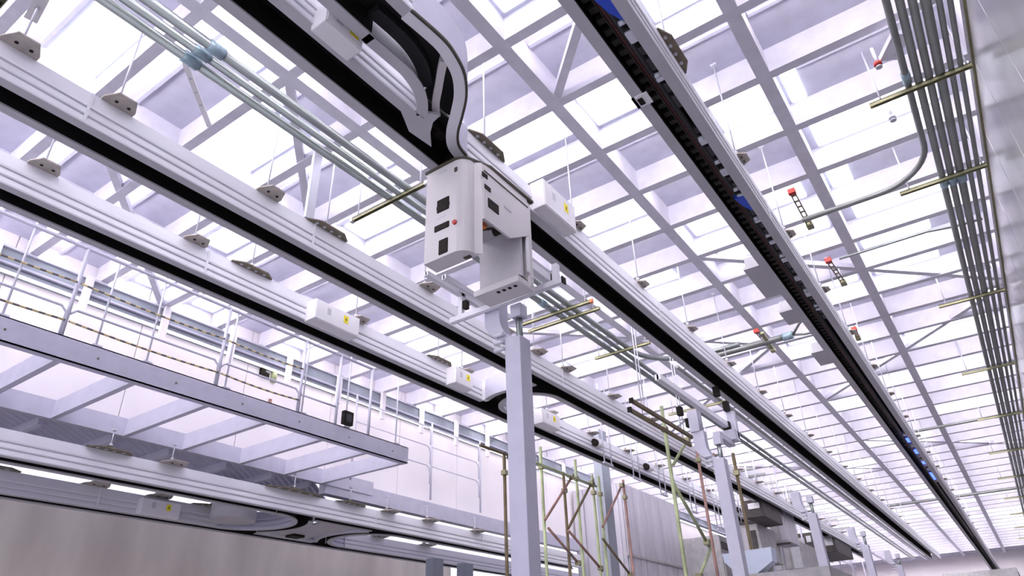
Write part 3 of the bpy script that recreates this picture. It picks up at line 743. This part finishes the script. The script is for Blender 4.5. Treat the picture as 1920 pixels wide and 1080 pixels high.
# boxed cable rail under the ceiling on the left wall, with straps
t = thing('cable_duct', (-9.35, 5, 4.75), 'grey cable duct along the top of the upper left wall', 'cable duct')
MB().box(-9.525, -9.30, -1, 30, 4.97, 5.0).build('cover', M['beam'], t)
MB().box(-9.525, -9.34, -1, 30, 4.80, 4.97).build('trough', M['column'], t)
MB().box(-9.525, -9.31, -1, 30, 4.755, 4.785).build('lip', M['post'], t)
MB().box(-9.525, -9.36, -1, 30, 4.70, 4.745).build('lower_trough', M['column'], t)
MB().box(-9.44, -9.38, -1, 30, 4.685, 4.70).build('added_wall_fill', M['wallfill'], t)  # glowing strip added under the duct to brighten the wall below
for i in range(14):
    y = 1.1+1.83*i*.62
    o = MB().box(-9.31, -9.25, y-.05, y+.05, 4.45, 5.0, .006).build('wall_stud', M['wall'], None, (-9.28, y, 4.45))
    tag(o, 'white upright strap over the grey wall duct, %s of the row' % nth(i), 'strap', 'straps over the wall duct')
# far guardrail on the wall
t = thing('guardrail', (-9.2, 10, 3.14), 'far thin guardrail of rounded loops below the left wall duct', 'guardrail')
for y in (8.3, 10.42, 12.05): MB().tube([(-9.2, y, 3.14), (-9.2, y, 4.72)], .02, 8).build('post', M['post'], t)
for y0_, y1_ in ((8.32, 10.38), (10.46, 12.0)):
    for zt in (4.6, 4.2, 3.8):
        pts = [(-9.2, y0_, zt), (-9.2, y1_-.1, zt), (-9.2, y1_-.03, zt-.04), (-9.2, y1_, zt-.12), (-9.2, y1_, zt-.36)]
        MB().tube(pts, .012, 8).build('loop_rail', M['post'], t)

# ------------------------------------------------------------------ scaffolding
def pole(label, a, c, mt, r=.028, cat='scaffold pole', group='scaffold poles'):
    t = thing('scaffold_pole', a, label, cat, group)
    MB().tube([a, c], r, 10).build('tube', M[mt], t)
    e = Vector(a)+(Vector(c)-Vector(a))*.93
    MB().box(e.x-.045, e.x+.045, e.y-.045, e.y+.045, e.z-.04, e.z+.04, .006).build('clamp', M['zinc'], t)
    return t
SX = -6.6; SZ = 3.25
def sy(u, v, x=SX): return P(u, v, x=x)
def upright(u, v, mt, lab, x=SX):
    a = sy(u, v, x); pole(lab, (x, a.y, FLOOR), (x, a.y, a.z), mt)
upright(945, 848, 'scafbrown', 'brown scaffold pole left of the near post')
upright(1013, 838, 'scafgreen', 'pale green scaffold pole just right of the near post')
upright(1056, 885, 'scafbrown', 'brown scaffold pole behind the pale green ones')
upright(1078, 862, 'scafgreen', 'pale green scaffold pole, second right of the near post')
upright(1110, 890, 'scafgreen', 'pale green scaffold pole beside the blue grey column, left of the two')
upright(1122, 893, 'scafgreen', 'pale green scaffold pole beside the blue grey column, right of the two')
upright(1168, 900, 'scafred', 'reddish scaffold pole left of the corrugated enclosure')
def diag(u, v, u2, v2, mt, lab, x=SX+.06):
    a = sy(u, v, x); c = sy(u2, v2, x); pole(lab, tuple(a), tuple(c), mt, .024)
diag(1022, 975, 1075, 890, 'scafred', 'red brown brace rising right of the near post')
diag(1066, 990, 1112, 900, 'scafbrown', 'olive brown brace in the middle of the scaffold, rising right')
diag(1130, 988, 1168, 905, 'scafred', 'red brown brace rising beside the corrugated enclosure')
diag(1028, 990, 1088, 1060, 'scafred', 'red brown brace falling right near the near post')
diag(1066, 995, 1130, 1070, 'scafred', 'red brown brace falling right in the middle of the scaffold')
diag(1130, 1010, 1185, 1082, 'scafbrown', 'olive brown brace falling right in front of the enclosure')
diag(1000, 866, 1118, 912, 'scafgreen', 'green horizontal scaffold pole under the left rail')
diag(900, 835, 960, 856, 'scafbrown', 'grey horizontal scaffold pole left of the near post')
# taller scaffold in front of the enclosure
TX = -3.75
upright(1240, 762, 'scafgreen', 'tall olive green scaffold pole between the posts', TX)
diag(1262, 872, 1290, 822, 'scafgreen', 'short pale green brace left of the second post', TX)
diag(1262, 905, 1330, 1025, 'scafgreen', 'long olive green brace falling right to the second post', TX)
diag(1332, 1030, 1310, 1085, 'scafgreen', 'pale green lower brace left of the second post', TX)
upright(1303, 825, 'scafred', 'thin reddish pole behind the second post', TX-.6)
upright(1337, 850, 'scafred', 'reddish pole just left of the second post', TX-.5)
upright(1374, 850, 'scafbrown', 'ochre pole just right of the second post', TX+.3)

# ------------------------------------------------------------------ equipment in the background
t = thing('tool_enclosure', (-9, 18, FLOOR), 'tall grey corrugated enclosure behind the scaffold', 'enclosure')
b = MB(); y = 16.6
while y < 20.0:
    b.box(-8.03, -8.0, y, y+.30, FLOOR, 4.42, .008); y += .34
x = -9.45
while x < -8.1:
    b.box(x, x+.30, 16.52, 16.56, FLOOR, 4.42, .008); x += .34
b.build('corrugated_panel', M['enclosure'], t)
MB().box(-9.45, -8.03, 16.56, 20.1, FLOOR, 4.42).build('body', M['enclosure'], t)
MB().box(-8.02, -7.97, 16.5, 20.1, 2.60, 2.66).build('waist_seam', M['machine'], t)
def machine(x0, x1, y0, y1, zt, label, dark=True):
    t = thing('process_tool', ((x0+x1)/2, (y0+y1)/2, FLOOR), label, 'machine', 'process tools in the background')
    MB().box(x0, x1, y0, y1, FLOOR, zt, .03).build('body', M['machine'], t)
    n = max(1, int((y1-y0)/.9)); w = (y1-y0)/n
    for k in range(n):
        MB().box(x1, x1+.03, y0+w*k+.05, y0+w*(k+1)-.05, zt-1.7, zt-.5, .01).build('cover_panel', M['enclosure'] if k % 2 else M['machine'], t)
    MB().box(x1, x1+.02, y0+.05, y1-.05, zt-.38, zt-.18).build('dark_slot', M['machdark'], t)
    return t
machine(-8.6, -6.9, 20.3, 23.2, 3.45, 'grey process tool just behind the corrugated enclosure')
machine(-8.4, -6.7, 23.6, 27.2, 3.3, 'grey process tool farther along, left of the hanging rods')
machine(-8.2, -6.6, 27.6, 32.5, 3.1, 'farthest low grey process tool under the left rails')
machine(-6.3, -4.2, 17.5, 21.5, 1.9, 'low grey process tool right of the second post')
machine(-3.2, -.3, 39, 43, 3.6, 'grey process tool at the far end of the rightmost rail')
t = thing('dark_cabinet', (-7.4, 24.8, 3.35), 'dark hanging cabinet above the far process tools', 'cabinet')
MB().box(-7.9, -6.9, 23.0, 28.0, 3.46, 3.70, .02).build('body', M['machdark'], t)
for k in range(5): MB().box(-6.9, -6.86, 23.2+k*.95, 23.7+k*.95, 3.5, 3.64).build('pale_door', M['machine'], t)
# pale blue hood behind the second post
a = P(1400, 1050, y=11.4)
t = thing('hood', (a.x, 11.4, a.z), 'pale blue tapered hood behind the second post', 'hood')
MB().prism([(-.36, .12), (.42, .14), (.40, -.06), (.12, -.22), (-.14, -.22), (-.34, .0)], lambda p, q, e: (a.x+p, e, a.z+q), 11.35, 11.6).build('shell', M['bluewhite'], t)
MB().box(a.x-.9, a.x+1.2, 11.25, 13.5, a.z-.36, a.z-.22).build('shelf', M['machine'], t)
MB().box(a.x-.06, a.x+.06, 11.6, 11.72, FLOOR, a.z-.23).build('leg', M['machine'], t)
# blue grey columns
for i, (u, x, zt, lab) in enumerate(((815, -10.3, 2.3, 'blue grey column under the low rails, left of two'), (872, -10.3, 2.3, 'blue grey column under the low rails, right of two'), (1135, -7.2, 5.0, 'tall blue grey column behind the scaffold'))):
    p_ = P(u, 1060 if i < 2 else 950, x=x); w = .17 if i < 2 else .19
    t = thing('column', (x, p_.y, FLOOR), lab, 'column', 'blue grey columns')
    MB().box(x-.1, x+.1, p_.y-w, p_.y+w, FLOOR, zt).build('shaft', M['column'], t)
    MB().box(x-.2, x+.2, p_.y-w-.1, p_.y+w+.1, FLOOR, FLOOR+.03).build('base_plate', M['column'], t)
def fbox(name, label, cat, u0, v0, u1, v1, y, dep, mt, parts=(), group=None):
    a = P(u0, v0, y=y); c = P(u1, v1, y=y); x0, x1 = a.x, c.x; z0, z1 = c.z, a.z
    t = thing(name, ((x0+x1)/2, y, z0), label, cat, group)
    MB().box(x0, x1, y, y+dep, z0, z1, .02).build('body', M[mt], t)
    w, h = x1-x0, z1-z0
    for nm, m_, p0, p1, q0, q1 in parts:
        MB().box(x0+w*p0, x0+w*p1, y-.03, y+.02, z0+h*q0, z0+h*q1, .006).build(nm, M[m_], t)
    for s in (.1, .9): MB().tube([(x0+w*s, y+.1, z1), (x0+w*s, y+.1, ZP)], .015, 8).build('rod', M['rod'], t)
    return t
gb = 'boxes hung beyond the second post'
fbox('hung_cabinet', 'dark hung cabinet with a bright slot just right of the second post', 'cabinet', 1388, 920, 1434, 968, 18.2, 1.6, 'machdark',
     (('bright_slot', 'white', .25, .85, .3, .5), ('door', 'machine', .1, .5, .6, .95)), gb)
fbox('hung_cabinet', 'pale beige hung cabinet in front of the left rails, beyond the second post', 'cabinet', 1436, 955, 1482, 1016, 20.5, 1.0, 'enclosure',
     (('door', 'machine', .08, .46, .06, .94), ('door', 'enclosure', .54, .92, .06, .94), ('dark_edge', 'machdark', .0, 1.0, -.06, .0)), gb)
fbox('hung_cabinet', 'dark open rack with pale units, farthest of the hung boxes', 'cabinet', 1488, 1002, 1570, 1034, 25.5, 2.5, 'machdark',
     (('unit', 'machine', .05, .25, .2, .8), ('unit', 'pale', .3, .42, .55, .85), ('unit', 'machine', .5, .7, .1, .5), ('unit', 'pale', .75, .95, .3, .75)), gb)
fbox('hung_cabinet', 'low grey hung cabinet under the dark one, right of the second post', 'cabinet', 1386, 985, 1432, 1046, 19.0, 1.8, 'machine',
     (('door', 'enclosure', .1, .45, .1, .9), ('dark_edge', 'machdark', .0, 1.0, 1.0, 1.08), ('dark_slot', 'machdark', .55, .85, .2, .8)), gb)
fbox('hung_cabinet', 'wide grey hung cabinet, lowest of the group beyond the second post', 'cabinet', 1440, 1022, 1512, 1070, 22.5, 2.0, 'machine',
     (('door', 'enclosure', .05, .3, .1, .85), ('door', 'machine', .36, .62, .1, .85), ('door', 'pale', .68, .95, .1, .85)), gb)
# white arm carrying the three conduits
t = thing('conduit_hanger', (-4.3, 1.7, ZM), 'white perforated arm rising from the couplings of the three conduits', 'arm')
a = P(347, 118, z=ZM+.04); c = P(393, 238, z=ZC+.02)
MB().bar(a, c, .05, .012).build('flat_bar', M['white'], t)
for k in (.2, .4, .6):
    e = a+(c-a)*k; MB().tube([e+Vector((0, 0, -.012)), e+Vector((0, 0, -.005))], .012, 8).build('hole', M['pale'], t)
# rods with T heads hanging beyond the second post
def tee(u, v, zb, x, label):
    a = P(u, v, x=x); zt = min(a.z, ZC)
    t = thing('hanging_rod', (x, a.y, zb), label, 'hanging rod', 'rods with tee heads hanging in the background')
    MB().tube([(x, a.y, zb), (x, a.y, ZC)], .028, 8).build('rod', M['post'], t)
    MB().box(x-.28, x+.28, a.y-.03, a.y+.03, ZC-.16, ZC-.1).build('tee_head', M['darkconduit'], t)
    MB().box(x-.05, x+.05, a.y-.05, a.y+.05, zb-.04, zb).build('foot', M['rod'], t)
for i, (u, v) in enumerate(((1402, 900), (1418, 900), (1440, 905), (1470, 930), (1487, 935), (1512, 950), (1530, 955), (1552, 965), (1575, 975), (1598, 985))):
    tee(u, v, 1.6+.02*i, -5.5, 'thin rod with a tee head beyond the second post, %s of the row' % nth(i))
# U-shaped tray hangers below the left rails
def uhang(u, v, zb, x, label):
    a = P(u, v, x=x)
    t = thing('tray_hanger', (x, a.y, zb), label, 'hanger', 'U-shaped hangers under the left rails')
    for s in (-.14, .14): MB().tube([(x, a.y+s, zb), (x, a.y+s, ZC)], .014, 8).build('rod', M['rod'], t)
    MB().box(x-.02, x+.02, a.y-.18, a.y+.18, zb-.03, zb).build('cross_bar', M['rod'], t)
for i, (u, v, zb) in enumerate(((1140, 865, 3.45), (1195, 900, 3.4), (1245, 930, 3.3), (1300, 945, 3.2), (1345, 965, 3.0))):
    uhang(u, v, zb, -5.75, 'pale U-shaped hanger under the left rails, %s of the row' % nth(i))

# ------------------------------------------------------------------ world
w = bpy.data.worlds.new('world'); sc.world = w; w.use_nodes = True
bg = w.node_tree.nodes['Background']; bg.inputs[0].default_value = (.86, .86, 1.0, 1); bg.inputs[1].default_value = 1.0
